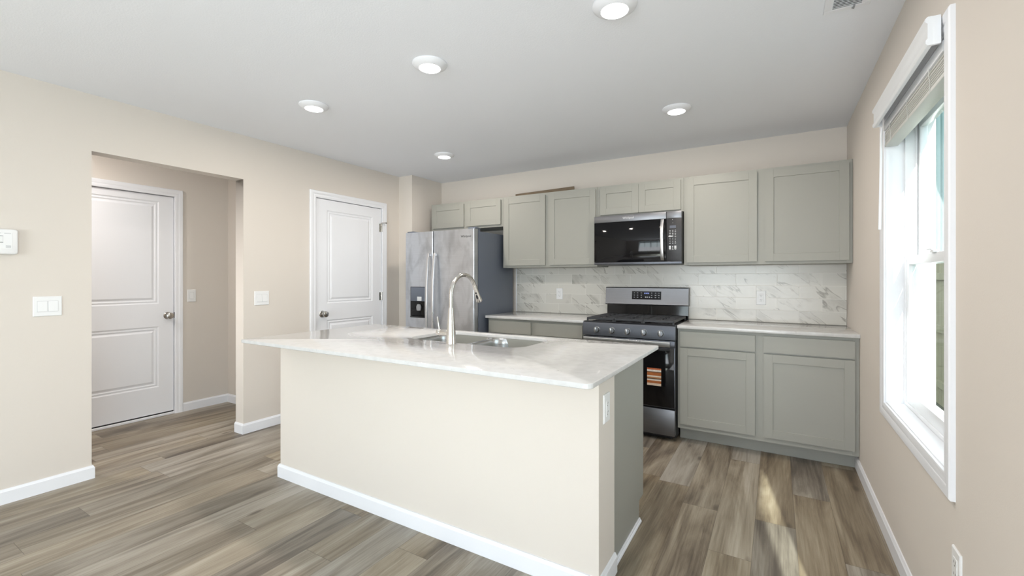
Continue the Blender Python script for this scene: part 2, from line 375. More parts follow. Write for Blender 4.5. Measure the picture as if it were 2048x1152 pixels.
def tag(o, label=None, cat=None, group=None, kind=None):
    for k, v in (('label', label), ('category', cat), ('group', group), ('kind', kind)):
        if v: o[k] = v
    return o
def B(): return bmesh.new()
def text_mesh(name, body, size, mat, parent, loc, rot, ext=.0004):
    c = bpy.data.curves.new(name, 'FONT'); c.body = body; c.size = size; c.extrude = ext; c.align_x = 'CENTER'; c.align_y = 'CENTER'
    t = bpy.data.objects.new('tmp', c); C.objects.link(t)
    me = bpy.data.meshes.new_from_object(t.evaluated_get(bpy.context.evaluated_depsgraph_get()))
    bpy.data.objects.remove(t); me.materials.clear(); me.materials.append(mat)
    me.transform(Matrix.Translation(Vector(loc)-ORG[parent.name]) @ rot.to_4x4())
    me.name = name; o = bpy.data.objects.new(name, me); C.objects.link(o); o.parent = parent; ORG[o.name] = ORG[parent.name]; return o
FACE_Y = Matrix.Rotation(R(90), 3, 'X')         # text upright, read from -Y
def struct(name, bm, mat, smooth=R(35)):
    o = obj(name, bm, mat, smooth=smooth); o['kind'] = 'structure'; return o

# ------------------------------------------------------------------ room shell
XR, YB, XL, ZC = .472, 4.277, -3.764, 2.457
XJ, YJ, XH, YH, YREAR = -3.562, 3.757, -4.90, 2.454, -4.5
WT, WE = .115, .15
DY0, DY1, DZ = 2.660, 3.505, 2.062      # pantry door rough opening
HY0, HY1 = 1.065, 1.988                 # hall door rough opening
b = B(); box(b, XH-.3, XR+WE, YREAR-.15, YB+.15, -.12, 0); struct('floor', b, FLOOR)
b = B(); box(b, XH-.3, XR+WE, YREAR-.15, YB+.15, ZC, ZC+.12); struct('ceiling', b, CEIL)
b = B(); box(b, XH-.3, XR+WE, YB, YB+.15, 0, ZC); struct('wall_back', b, WALL)
# right wall with kitchen window and patio door
PY0, PY1, PZ = -1.36, .17, 2.04
b = B()
for a in ((YREAR-.15, PY0, 0, ZC), (PY0, PY1, PZ, ZC), (PY1, WIN['y0'], 0, ZC), (WIN['y0'], WIN['y1'], 0, WIN['z0']), (WIN['y0'], WIN['y1'], WIN['z1'], ZC), (WIN['y1'], YB, 0, ZC)):
    box(b, XR, XR+WE, *a)
bmesh.ops.remove_doubles(b, verts=b.verts, dist=1e-5); struct('wall_right', b, WALL)
b = B()
OY0, OY1, OZ = 1.063, 2.004, 2.095
for a in ((YREAR, OY0, 0, ZC), (OY0, OY1, OZ, ZC), (OY1, DY0, 0, ZC), (DY0, DY1, DZ, ZC), (DY1, YB, 0, ZC)):
    box(b, XL-WT, XL, *a)
bmesh.ops.remove_doubles(b, verts=b.verts, dist=1e-5); struct('wall_left', b, WALL)
b = B(); box(b, XL, XJ, YJ, YB, 0, ZC); struct('wall_corner', b, WALL)
b = B()
for a in ((YREAR, HY0, 0, ZC), (HY0, HY1, DZ, ZC), (HY1, YB, 0, ZC)): box(b, XH-.12, XH, *a)
bmesh.ops.remove_doubles(b, verts=b.verts, dist=1e-5); struct('wall_hall', b, WALL)
b = B(); box(b, XH, XL-WT, YH, YH+.1, 0, ZC); struct('wall_hall_end', b, WALL)
b = B(); box(b, XH, XL-WT, -.3, -.2, 0, ZC); struct('wall_hall_near', b, WALL)
b = B(); box(b, XH-.3, XH-.2, YREAR, YB, 0, ZC); struct('wall_outer', b, WALL)
b = B()   # unseen rear wall; its wide bank of glass is added for light
RX0, RX1, RZ0, RZ1 = -2.35, .35, .25, 2.25
for a in ((XL-WT, RX0, 0, ZC), (RX1, XR, 0, ZC)): box(b, a[0], a[1], YREAR-.12, YREAR, a[2], a[3])
box(b, RX0, RX1, YREAR-.12, YREAR, 0, RZ0); box(b, RX0, RX1, YREAR-.12, YREAR, RZ1, ZC)
bmesh.ops.remove_doubles(b, verts=b.verts, dist=1e-5); struct('wall_rear', b, WALL)

# baseboards (profile out, z)
BP = [(0, 0), (.013, 0), (.013, .069), (.010, .074), (.006, .083), (0, .083)]
def baseb(name, path): b = B(); sweep(b, path, BP); struct(name, b, WHITE, None)
baseb('baseboard_left', [(XL, YREAR), (XL, OY0), (XL-WT, OY0)])
baseb('baseboard_left_middle', [(XL-WT, OY1), (XL, OY1), (XL, 2.605)])
baseb('baseboard_left_far', [(XL, 3.565), (XL, YJ), (XJ, YJ), (XJ, YB)])
baseb('baseboard_hall', [(XH, 2.043), (XH, YH), (XL-WT, YH)])
baseb('baseboard_right', [(XR, 3.755), (XR, PY1+.07)])

# moulded casing around an opening, profile (a outwards from opening, t proud of wall)
CP = [(0, 0), (0, .009), (.006, .012), (.020, .014), (.030, .012), (.036, .015), (.052, .017), (.062, .016), (.066, .012), (.066, 0)]
def casing(bm, u0, u1, v0, v1, mp, closed=False):
    loops = []
    c = [(u0, v0, -1, 0 if not closed else -1), (u0, v1, -1, 1), (u1, v1, 1, 1), (u1, v0, 1, 0 if not closed else -1)]
    for u, v, su, sv in c: loops.append([mp(u+su*a, v+sv*a, t) for a, t in CP])
    if closed:
        rows = [[bm.verts.new(p) for p in l] for l in loops]; k = len(CP)
        for q in range(4):
            A, D = rows[q], rows[(q+1) % 4]
            for i in range(k): bm.faces.new((A[i], A[(i+1) % k], D[(i+1) % k], D[i]))
    else: loft(bm, loops)
left = lambda x: (lambda u, v, d: (x+d, u, v))          # surface facing +X, u along Y
back = lambda y: (lambda u, v, d: (u, y-d, v))          # surface facing -Y
MOLD = [(.006, -.005), (.014, -.007), (.019, -.0035), (.026, -.0035), (.032, -.008), (.040, -.008), (.056, -.001)]
def knob(parent, x, y, z):
    b = B(); lathe(b, (x, y, z), (1, 0, 0), [(.001, 0), (.033, 0), (.033, .004), (.029, .008), (.013, .010), (.011, .028), (.017, .034), (.027, .042), (.030, .053), (.027, .063), (.016, .068), (.001, .069)], 32)
    return obj('door_knob', b, KNOBM, parent, label='satin nickel door knob')
# door_2 : pantry door in the left wall
d2 = thing('door_2', kind='structure', loc=(XL, 3.08, 0))
b = B(); casing(b, 2.672, 3.493, 0, 2.052, left(XL)); obj('door_casing', b, WHITE, d2)
b = B()
for a in ((DY0, 2.672), (3.493, DY1)): box(b, XL-WT, XL+.001, a[0], a[1], 0, 2.052)
box(b, XL-WT, XL+.001, DY0, DY1, 2.052, DZ); obj('door_jamb', b, WHITE, d2)
b = B(); slab(b, 2.676, 3.489, .012, 2.047, [(2.797, 3.366, .27, .873), (2.797, 3.366, 1.035, 1.945)], .035, MOLD, left(XL-.004)); s2 = obj('door_leaf', b, WHITE, d2, smooth=None)
knob(s2, XL-.004, 2.744, .935)
for z in (.27, 1.083, 1.84):
    b = B(); tube(b, [(XL+.004, 3.491, z-.045), (XL+.004, 3.491, z+.045)], .0065, 12); box(b, XL-.004, XL-.001, 3.46, 3.493, z-.044, z+.044, .0005, 1)
    obj('hinge', b, KNOBM, d2, label='satin nickel hinge')
b = B(); tube(b, [(XL+.006, 3.485, 1.893), (XL+.045, 3.497, 1.893), (XL+.047, 3.512, 1.893)], .005, 10); tube(b, [(XL+.004, 3.484, 1.86), (XL+.004, 3.484, 1.895)], .006, 10); box(b, XL+.040, XL+.055, 3.508, 3.522, 1.883, 1.903, .004, 2)
obj('door_stop', b, KNOBM, d2, label='hinge pin door stop')
# door_1 : hall door
d1 = thing('door_1', kind='structure', loc=(XH, 1.53, 0))
b = B(); casing(b, 1.077, 1.976, 0, 2.052, left(XH)); obj('door_casing', b, WHITE, d1)
b = B()
for a in ((HY0, 1.077), (1.976, HY1)): box(b, XH-.12, XH+.001, a[0], a[1], 0, 2.052)
box(b, XH-.12, XH+.001, HY0, HY1, 2.052, DZ); obj('door_jamb', b, WHITE, d1)
b = B(); slab(b, 1.080, 1.972, .032, 2.047, [(1.195, 1.857, .275, .835), (1.195, 1.857, 1.045, 1.99)], .044, MOLD, left(XH-.012)); s1 = obj('door_leaf', b, WHITE, d1, smooth=None)
knob(s1, XH-.012, 1.925, .931)
b = B(); box(b, XH-.05, XH-.014, 1.079, 1.973, .020, .0325); obj('door_sweep', b, DARK, d1, label='black rubber door sweep')
b = B(); box(b, XH-.11, XH+.006, 1.0775, 1.9755, .0005, .020, .003); obj('threshold', b, WHITE, d1)
b = B(); box(b, XH-.004, XH+.003, 1.972, 1.981, .905, .960, .001, 1); obj('strike_plate', b, LATCH, d1, label='black strike plate')

# ------------------------------------------------------------------ window_1 (right wall)
w1 = thing('window_1', kind='structure', loc=(XR, 2.39, WIN['z0']))
wy0, wy1, wz0, wz1 = WIN['y0'], WIN['y1'], WIN['z0'], WIN['z1']
rightm = lambda x: (lambda u, v, d: (x-d, u, v))
b = B(); casing(b, wy0+.006, wy1-.006, wz0+.006, wz1-.006, rightm(XR), True); obj('window_casing', b, WHITE, w1)
b = B()      # extension jamb / reveal boards
J0, J1 = XR-.001, XR+.068
box(b, J0, J1, wy0, wy0+.012, wz0, wz1); box(b, J0, J1, wy1-.012, wy1, wz0, wz1); box(b, J0, J1, wy0+.012, wy1-.012, wz1-.012, wz1); box(b, J0, J1, wy0+.012, wy1-.012, wz0, wz0+.012, .003)
obj('window_jamb', b, WHITE, w1)
def ring(bm, x0, x1, y0, y1, z0, z1, w, wb=None, wt=None, bev=.002):
    wb = wb or w; wt = wt or w
    box(bm, x0, x1, y0, y0+w, z0, z1, bev); box(bm, x0, x1, y1-w, y1, z0, z1, bev)
    box(bm, x0, x1, y0+w, y1-w, z0, z0+wb, bev); box(bm, x0, x1, y0+w, y1-w, z1-wt, z1, bev)
b = B(); ring(b, J1, XR+WE-.004, wy0, wy1, wz0, wz1, .028); 
for yy in (wy0+.028, wy1-.028-.008): box(b, J1+.036, J1+.044, yy, yy+.008, wz0+.03, wz1-.03)   # track fins
obj('window_frame', b, VINYL, w1)
sy0, sy1, mz = wy0+.028, wy1-.028, 1.362
b = B(); ring(b, J1+.004, J1+.034, sy0+.002, sy1-.002, wz0+.028, mz+.022, .044, .055, .040, .003); sl = obj('lower_sash', b, VINYL, w1)
b = B(); box(b, J1+.017, J1+.021, sy0+.044, sy1-.044, wz0+.08, mz-.016); obj('glass_pane', b, GLASS, sl, smooth=None)
b = B(); box(b, J1-.006, J1+.010, 2.36, 2.41, mz+.021, mz+.032, .003); tube(b, [(J1-.002, 2.385, mz+.034), (J1-.014, 2.405, mz+.036)], .004, 8); obj('sash_lock', b, VINYL, sl)
b = B(); ring(b, J1+.046, J1+.074, sy0+.002, sy1-.002, mz-.018, wz1-.028, .036, .038, .036, .003); su = obj('upper_sash', b, VINYL, w1)
b = B(); box(b, J1+.058, J1+.062, sy0+.036, sy1-.036, mz+.018, wz1-.062); obj('glass_pane', b, GLASS, su, smooth=None)
b = B(); ring(b, XR+WE-.006, XR+WE+.03, wy0-.05, wy1+.05, wz0-.05, wz1+.05, .075); obj('exterior_trim', b, EXTW, w1)
# blind raised to the top of window_1
bl = thing('window_blind', 'white blind pulled up tight under its valance at the window top', 'blind', (XR, 2.39, 1.94))
VX = XR-.052
b = B()
prof = [(VX, 2.122), (VX-.006, 2.116), (VX-.006, 2.106), (VX, 2.100), (VX, 2.052), (VX-.005, 2.046), (VX-.005, 2.036), (VX, 2.030), (VX+.012, 2.030), (VX+.012, 2.122)]
loft(b, [[(x, y, z) for x, z in prof] for y in (wy0-.004, wy1-.028)])
box(b, VX+.010, XR-.019, wy0-.004, wy0+.008, 2.030, 2.122, .002); box(b, VX+.010, XR-.019, wy1-.040, wy1-.028, 2.030, 2.122, .002)
obj('valance', b, VINYL, bl, smooth=R(50))
b = B(); box(b, XR-.012, XR+.040, wy0+.016, wy1-.016, 2.010, 2.047, .004); obj('headrail', b, VINYL, bl)
b = B()
for i in range(17):
    z = 1.947+i*.0036; box(b, XR-.006+random.uniform(-.001, .001), XR+.042, wy0+.017, wy1-.017, z, z+.0022)
box(b, XR-.008, XR+.044, wy0+.017, wy1-.017, 1.930, 1.945, .003); obj('slat_stack', b, BLIND, bl)
for yy in (2.08, 2.39, 2.70):
    b = B(); tube(b, [(XR-.0095, yy, 1.929), (XR-.010, yy, 1.97), (XR-.012, yy+.004, 1.99), (XR-.0125, yy, 2.012)], .0010, 8); obj('ladder_cord', b, BLIND, bl)
b = B(); tube(b, [(XR-.024, wy1-.05, 2.022), (XR-.026, wy1-.052, 1.99), (XR-.033, wy1-.054, 1.52)], [.003, .0045, .0055], 8); obj('tilt_wand', b, VINYL, bl)

# patio door (right wall behind the viewpoint) and unseen rear windows added for light
pd = thing('door_3', kind='structure', loc=(XR, -.6, 0))
b = B(); casing(b, PY0+.006, PY1-.006, 0, PZ-.006, rightm(XR)); obj('door_casing', b, WHITE, pd)
b = B(); ring(b, XR+.04, XR+.10, PY0, PY1, 0, PZ, .03, .03, .03)
obj('door_frame', b, VINYL, pd)
b = B(); box(b, XR+.07, XR+.074, PY0+.03, PY1-.03, .03, PZ-.03); obj('glass_pane', b, GLASS, pd, smooth=None)
for k in range(2):
    wn = thing('window_%d' % (2+k), kind='structure', loc=(RX0+.675+k*1.35, YREAR, RZ0))
    a0, a1 = RX0+k*1.35, RX0+(k+1)*1.35
    b = B(); w = .05
    box(b, a0, a0+w, YREAR-.10, YREAR-.02, RZ0, RZ1, .002); box(b, a1-w, a1, YREAR-.10, YREAR-.02, RZ0, RZ1, .002)
    box(b, a0+w, a1-w, YREAR-.10, YREAR-.02, RZ0, RZ0+w, .002); box(b, a0+w, a1-w, YREAR-.10, YREAR-.02, RZ1-w, RZ1, .002)
    box(b, (a0+a1)/2-.02, (a0+a1)/2+.02, YREAR-.09, YREAR-.03, RZ0+w, RZ1-w, .002)
    obj('window_frame', b, VINYL, wn)
    b = B(); box(b, a0+w, a1-w, YREAR-.062, YREAR-.058, RZ0+w, RZ1-w); obj('glass_pane', b, GLASS, wn, smooth=None)

# ------------------------------------------------------------------ cabinets
SHK = [(.0008, -.006), (.0030, -.0068)]
GRV = [(.0003, -.0012)]
def shaker_panels(x0, x1, z0, z1, st):      # recessed centre panel plus the fine joint grooves between rails and stiles
    out = [(x0+st, x1-st, z0+st, z1-st)]
    for xx in (x0+st-.0016, x1-st+.0004):
        for za, zb in ((z0+.001, z0+st-.002), (z1-st+.002, z1-.001)): out.append((xx, xx+.0012, za, zb, GRV))
    return out
def leaf(name, parent, x0, x1, z0, z1, y, shaker=True, st=.057):
    b = B(); slab(b, x0, x1, z0, z1, shaker_panels(x0, x1, z0, z1, st) if shaker else [], .018, SHK, back(y))
    return obj(name, b, CAB, parent, smooth=None)
def cabinet(name, label, x0, x1, yf, yb, z0, z1, doors, drawers=(), toe=False, group=None):
    t = thing(name, label, 'cabinet', ((x0+x1)/2, (yf+yb)/2, 0 if toe else z0), group)
    b = B(); box(b, x0, x1, yf+.019, yb, z0, z1, .0008, 1); obj('cabinet_body', b, CAB, t)
    # face frame as one mesh of stiles and rails
    b = B(); sw = .038
    xs = sorted(set([x0, x1])); box(b, x0, x0+sw, yf, yf+.019, z0, z1, .0008, 1); box(b, x1-sw, x1, yf, yf+.019, z0, z1, .0008, 1)
    for za, zb in ((z0, z0+sw), (z1-sw, z1)): box(b, x0+sw, x1-sw, yf, yf+.019, za, zb)
    ds = sorted(doors)
    if len(ds) > 1:
        c = (ds[0][1]+ds[1][0])/2; hw = max(.022, (ds[1][0]-ds[0][1])/2+.012); box(b, c-hw, c+hw, yf+.0001, yf+.019, z0+sw, z1-sw)
    if drawers: 
        c = (drawers[0][2]+doors[0][3])/2; box(b, x0+sw, x1-sw, yf+.0002, yf+.0188, c-.02, c+.02)
    obj('face_frame', b, CAB, t)
    for d in doors:
        leaf('cabinet_door', t, *d, yf-.018)
    for d in drawers: leaf('drawer_front', t, *d, yf-.018, False)
    if toe:
        b = B(); box(b, x0+.002, x1-.002, yf+.095, yf+.11, 0, z0, 0); box(b, x0, x0+.016, yf+.11, yb, 0, z0); box(b, x1-.016, x1, yf+.11, yb, 0, z0); obj('toe_kick', b, CAB, t)
    return t
YF, ZU0, ZU1 = 3.958, 1.390, 2.131
g = 'wall cabinets above the back counter'
cabinet('wall_cabinet', 'wide grey wall cabinet with two tall doors between microwave and window wall', -.667, XR-.001, YF, YB, ZU0, ZU1, [(-.644, -.127, 1.411, 2.112), (-.072, .449, 1.411, 2.112)], group=g)
cabinet('wall_cabinet', 'short grey wall cabinet with two small doors directly above the microwave', -1.430, -.668, YF, YB, 1.846, ZU1, [(-1.398, -1.0455, 1.862, 2.112), (-1.0435, -.691, 1.862, 2.112)], group=g)
cabinet('wall_cabinet', 'grey wall cabinet with two tall doors between fridge and microwave', -2.463, -1.431, YF, YB, ZU0, ZU1, [(-2.442, -1.965, 1.411, 2.108), (-1.921, -1.442, 1.411, 2.108)], group=g)
cabinet('wall_cabinet', 'small dark-looking grey wall cabinet with two low doors above the fridge', -3.446, -2.464, YF, YB, 1.826, ZU1, [(-3.416, -2.969, 1.850, 2.106), (-2.935, -2.486, 1.850, 2.106)], group=g)
YBF, ZB0, ZB1 = 3.668, .106, .889
g = 'base cabinets under the back counter'
cabinet('base_cabinet', 'grey base cabinet with two drawers and two doors right of the range', -.664, XR-.001, YBF, YB, ZB0, ZB1, [(-.646, -.130, .142, .738), (-.076, .447, .142, .738)], [(-.646, -.130, .750, .866), (-.076, .447, .750, .866)], True, g)
cabinet('base_cabinet', 'grey base cabinet between the fridge and the range, mostly behind the island', -2.455, -1.436, YBF, YB, ZB0, ZB1, [(-2.436, -1.970, .142, .738), (-1.922, -1.456, .142, .738)], [(-2.436, -1.970, .750, .866), (-1.922, -1.456, .750, .866)], True, g)
# strip of brown board lying on top of the cabinet
b = B(); box(b, -2.42, -1.74, 4.14, 4.152, 2.132, 2.190, .002, rot=Matrix.Rotation(R(-1.2), 4, 'Y'))
for v in b.verts: v.co.z += .0072
tag(obj('wood_strip', b, WOODB), 'thin dark brown wood strip lying on top of the grey wall cabinet', 'board')

# back worktops and backsplash
def worktop(x0, x1, label):
    b = B(); box(b, x0, x1, 3.632, YB, ZB1, .914, .003); tag(obj('countertop', b, QUARTZ), label, 'countertop', 'white quartz counters along the back wall')
worktop(-2.472, -1.434, 'white quartz counter between the fridge and the range')
worktop(-.664, XR, 'white quartz counter right of the range, ending at the window wall')
bs = thing('backsplash', 'white marble-look tile backsplash with grey diagonal veins behind the range', 'backsplash', (-1, YB, .914))
b = B(); box(b, -2.478, XR-.002, YB-.009, YB-.001, .915, 1.389); box(b, -1.426, -.672, YB-.009, YB-.001, 1.389, 1.401); obj('tile_field', b, TILE, bs, smooth=None)
b = B(); box(b, -2.487, -2.478, YB-.011, YB-.001, .915, 1.389, .002); obj('edge_trim', b, WHITE, bs, label='white edge trim strip')

# ------------------------------------------------------------------ refrigerator
fx0, fx1, fy = -3.398, -2.500, 3.484
fr = thing('refrigerator', 'side-by-side stainless steel refrigerator with dispenser in the left door', 'refrigerator', ((fx0+fx1)/2, 3.86, 0))
b = B(); box(b, fx0+.004, fx1, fy+.075, 4.22, .03, 1.742, .004); box(b, fx0+.02, fx1-.02, fy+.11, 4.18, 0, .03); obj('fridge_body', b, SLATE, fr)
b = B(); box(b, fx0+.01, fx1-.006, fy+.060, fy+.076, .06, 1.735); obj('door_gasket', b, DARK, fr)
def round_door(x0, x1, z0, z1):
    b = B(); r = .012; pts = []
    for t in range(0, 91, 15): a = R(t); pts.append((x0+r-r*math.cos(a), fy+r-r*math.sin(a)))
    for t in range(0, 91, 15): a = R(t); pts.append((x1-r+r*math.sin(a), fy+r-r*math.cos(a)))
    pts += [(x1, fy+.060), (x0, fy+.060)]
    loft(b, [[(x, y, z) for x, y in pts] for z in (z0, z1)]); return b
xs = -3.014
b = round_door(fx0, xs-.004, .075, 1.762)
# recess for the dispenser is a dark niche set in the left door
ld = obj('freezer_door', b, FRSTEEL, fr)
rd = obj('fridge_door', round_door(xs+.004, fx1+.002, .075, 1.762), FRSTEEL, fr)
b = B(); box(b, fx0+.02, fx1-.02, fy+.03, fy+.075, .025, .07, .004); obj('toe_grille', b, DARK, fr)
for hx in (fx0+.004, fx1-.09):
    b = B(); box(b, hx, hx+.086, fy+.025, fy+.12, 1.763, 1.778, .004); box(b, hx+.006, hx+.08, fy+.08, fy+.12, 1.742, 1.764); obj('hinge_cover', b, SLATE, fr)
for x, nm, par in ((xs-.040, 'door_handle', ld), (xs+.040, 'door_handle', rd)):
    b = B(); loops = []
    sgn = 1
    for i in range(25):
        t = i/24; z = .52+t*(1.535-.52); bow = .024+.034*math.sin(math.pi*t)**.6
        w = .015; d = .009
        loops.append([(x+px, fy-bow+py, z) for px, py in rrect(0, 0, 2*w, 2*d, .006, 3)])
    loft(b, loops)
    for z in (.535, 1.52): box(b, x-.010, x+.010, fy-.030, fy+.001, z-.012, z+.012, .003)
    obj(nm, b, STEELH, par)
dsx0, dsx1, dsz0, dsz1 = -3.322, -3.105, .868, 1.192
b = B(); box(b, dsx0, dsx1, fy-.004, fy+.002, dsz0, dsz1, .004); disp = obj('water_dispenser', b, BLKG, ld, label='glossy black water and ice dispenser')
b = B(); box(b, dsx0+.006, dsx1-.006, fy-.0048, fy-.003, dsz1-.150, dsz1-.006, .001); obj('control_panel', b, SLATE, disp, label='dark grey dispenser control panel')
b = B(); loft(b, [[(x, y, z) for x, y in rrect(-3.19, fy-.018, w, .024, .006, 3)] for z, w in ((1.010, .03), (.985, .055), (.955, .05), (.945, .04))]); obj('dispenser_paddle', b, GREYT, disp, label='grey dispenser paddle')
b = B(); box(b, -3.225, -3.165, fy-.0066, fy-.0045, 1.045, 1.088, .001); obj('paper_label', b, WHTT, disp, label='small white printed label')
b = B(); box(b, dsx0+.01, dsx1-.01, fy-.020, fy-.003, dsz0+.004, dsz0+.016, .003); obj('drip_tray', b, BLKP, disp)
text_mesh('logo', 'Whirlpool', .030, BLKP, rd, (-2.595, fy-.0006, 1.690), FACE_Y)

# ------------------------------------------------------------------ range
rx0, rx1, ry = -1.430, -.669, 3.600
rg = thing('gas_range', 'freestanding stainless gas range with five knobs and a black oven door', 'stove', ((rx0+rx1)/2, 3.92, 0))
b = B(); box(b, rx0+.003, rx1-.003, ry+.045, 4.255, .025, .890, .003); box(b, rx0+.04, rx1-.04, ry+.09, 4.2, 0, .03); obj('range_body', b, BLKP, rg)
b = B(); box(b, rx0, rx1, ry+.02, 4.20, .890, .912, .004)
obj('cooktop', b, ENAM, rg, label='black enamel cooktop')
# sloping control panel
b = B(); loft(b, [[(x, ry+.045, .795), (x, ry-.006, .797), (x, ry-.002, .886), (x, ry+.004, .905), (x, ry+.022, .914), (x, ry+.045, .914)] for x in (rx0, rx1)]); cp = obj('control_panel', b, DSTEEL, rg, smooth=R(20), label='dark steel front control panel')
for i in range(5):
    x = rx0+.125+i*.1315
    b = B(); n = (0, -1, .04)
    lathe(b, (x, ry-.003, .846), n, [(.001, 0), (.027, 0), (.027, .002), (.0235, .004), (.0225, .016), (.020, .019), (.001, .0192)], 36); kb = obj('burner_knob', b, KNOBS, cp, label='dark steel burner knob')
    b = B(); box(b, x-.007, x+.006, ry-.046, ry-.019, .824, .869, .003); obj('knob_grip', b, STEELH, kb, label='bright steel grip bar')
# oven door
b = B(); box(b, rx0+.004, rx1-.004, ry, ry+.042, .738, .790, .004); box(b, rx0+.004, rx1-.004, ry+.004, ry+.042, .262, .738, .002); od = obj('oven_door', b, DSTEEL, rg)
b = B(); box(b, rx0+.010, rx1-.010, ry-.001, ry+.0055, .268, .736, .002); obj('oven_window', b, BLKG, od, label='black glass oven window')
b = B()
hx0, hx1 = rx0+.028, rx1-.030
loft(b, [[(x, ry-.054+py, .768+pz) for py, pz in rrect(0, 0, .016, .040, .004, 3)] for x in (hx0, hx1)])
for x in (hx0+.03, hx1-.03): box(b, x-.012, x+.012, ry-.044, ry+.001, .757, .781, .003)
obj('door_handle', b, STEELH, od)
b = B(); box(b, -.885, -.776, ry-.0022, ry-.0008, .430, .568); tag(obj('energy_sticker', b, STICK, od, smooth=None, label='orange and white striped paper sticker'))
b = B(); box(b, rx0+.004, rx1-.004, ry, ry+.042, .048, .252, .004); obj('storage_drawer', b, STEEL, rg, label='brushed steel storage drawer')
# backguard
b = B(); loft(b, [[(x, 4.258, .905), (x, 4.215, .905), (x, 4.222, 1.035), (x, 4.240, 1.035), (x, 4.258, 1.035)] for x in (rx0+.008, rx1-.006)]); obj('vent_riser', b, BLKG, rg, label='black vent riser')
b = B(); loft(b, [[(x, 4.262, 1.030), (x, 4.190, 1.030), (x, 4.186, 1.038), (x, 4.190, 1.050), (x, 4.204, 1.188), (x, 4.212, 1.196), (x, 4.262, 1.196)] for x in (rx0, rx1)]); bg = obj('backguard', b, STEEL, rg, smooth=R(20))
def onbg(u, v, d=0): t = (v-1.05)/(1.188-1.05); return (u, 4.190+t*.014-d, v)
b = B(); loft(b, [[onbg(u, v, d) for u, v, d in ((-1.173, 1.083, .001), (-.905, 1.083, .001), (-.905, 1.158, .001), (-1.173, 1.158, .001))], [onbg(u, v, d) for u, v, d in ((-1.173, 1.083, .0022), (-.905, 1.083, .0022), (-.905, 1.158, .0022), (-1.173, 1.158, .0022))]]); pn = obj('display_panel', b, BLKG, bg, smooth=None)
for cx in (-1.150, -1.120, -1.085, -.955, -.925, -.990):
    b = B()
    for cz in (1.102, 1.122, 1.143):
        w = random.choice((.006, .007, .005)); y = onbg(cx, cz, .0024)[1]; box(b, cx-w, cx+w, y-.0003, y, cz-.0018, cz+.0018)
    obj('printed_marks', b, WHTT, pn, smooth=None)
b = B()
for cx in (-1.052, -1.036, -1.020):
    y = onbg(cx, 1.14, .0024)[1]; box(b, cx-.005, cx+.005, y-.0004, y, 1.137, 1.139); box(b, cx-.005, cx-.003, y-.0004, y, 1.129, 1.147); box(b, cx+.003, cx+.005, y-.0004, y, 1.129, 1.147)
obj('clock_digits', b, BLUE, pn, smooth=None, label='lit blue clock digits')
b = B()
for cx in (-1.045, -1.03, -1.01):
    y = onbg(cx, 1.105, .0024)[1]; box(b, cx-.005, cx+.004, y-.0004, y, 1.100, 1.109)
obj('printed_marks', b, WHTT, pn, smooth=None)
# burners and grates
burn = [(-1.29, 3.77), (-1.29, 4.06), (-1.05, 3.915), (-.81, 3.77), (-.81, 4.06)]
for x, y in burn:
    b = B(); lathe(b, (x, y, .911), (0, 0, 1), [(.001, 0), (.050, 0), (.048, .008), (.036, .010), (.036, .016), (.034, .020), (.001, .021)], 28); obj('burner', b, IRON, rg)
for gx0, gx1 in ((rx0+.018, rx0+.258), (rx0+.262, rx0+.499), (rx0+.503, rx1-.018)):
    b = B(); y0, y1, z0, z1 = ry+.045, 4.175, .932, .944; w = .012
    for yy in (y0, y1-w): box(b, gx0, gx1, yy, yy+w, z0-.006, z1, .002, 1)
    for xx in (gx0, gx1-w): box(b, xx, xx+w, y0+w, y1-w, z0-.006, z1, .002, 1)
    cx = (gx0+gx1)/2; box(b, cx-.006, cx+.006, y0+w, y1-w, z0, z1+.001, .002, 1)
    k = 9
    for i in range(1, k):
        yy = y0+(y1-y0)*i/k
        if i % 2: box(b, gx0+w, gx1-w, yy-.006, yy+.006, z0, z1+.001, .002, 1)
        else:
            box(b, gx0+w, gx0+w+.065, yy-.006, yy+.006, z0, z1, .002, 1); box(b, gx1-w-.065, gx1-w, yy-.006, yy+.006, z0, z1, .002, 1)
    for xx in (gx0, gx1-w):
        for yy in (y0, y1-w): box(b, xx, xx+w, yy, yy+w, .911, z0)
    obj('grate', b, IRON, rg, label='black cast iron grate')

# ------------------------------------------------------------------ microwave
mx0, mx1, my, mz0, mz1 = -1.428, -.670, 3.870, 1.402, 1.845
mw = thing('microwave', 'over-the-range microwave with black glass door and curved steel handle', 'microwave', ((mx0+mx1)/2, 4.07, mz0))
b = B(); box(b, mx0+.003, mx1-.003, my+.03, 4.266, mz0, mz1-.001, .003); obj('microwave_body', b, BLKP, mw)
split = -.792
b = B(); box(b, mx0, split-.002, my, my+.030, 1.782, mz1-.004, .003); dr = obj('microwave_door', b, STEEL, mw)
b = B(); box(b, mx0, split-.002, my+.001, my+.030, 1.424, 1.782, .002); obj('door_glass', b, BLKG, dr, label='black glass door panel')
b = B(); box(b, split, mx1, my, my+.030, 1.782, mz1-.004, .003); ct = obj('control_column', b, STEEL, mw)
b = B(); box(b, split, mx1, my+.001, my+.030, 1.424, 1.782, .002); kp = obj('keypad', b, BLKP, ct, label='black keypad panel')
b = B(); box(b, mx0, mx1, my+.002, my+.034, mz0, 1.422, .002); obj('vent_grille', b, DSTEEL, mw, label='dark steel lower vent strip')
b = B(); loops = []
for i in range(25):
    t = i/24; z = 1.432+t*.345; bow = .012+.030*math.sin(math.pi*t)**.7
    loops.append([(-.822+px, my-bow+py, z) for px, py in rrect(0, 0, .026, .010, .004, 3)])
loft(b, loops)
for z in (1.445, 1.765): box(b, -.832, -.812, my-.016, my+.002, z-.012, z+.012, .003)
obj('door_handle', b, STEELH, dr)
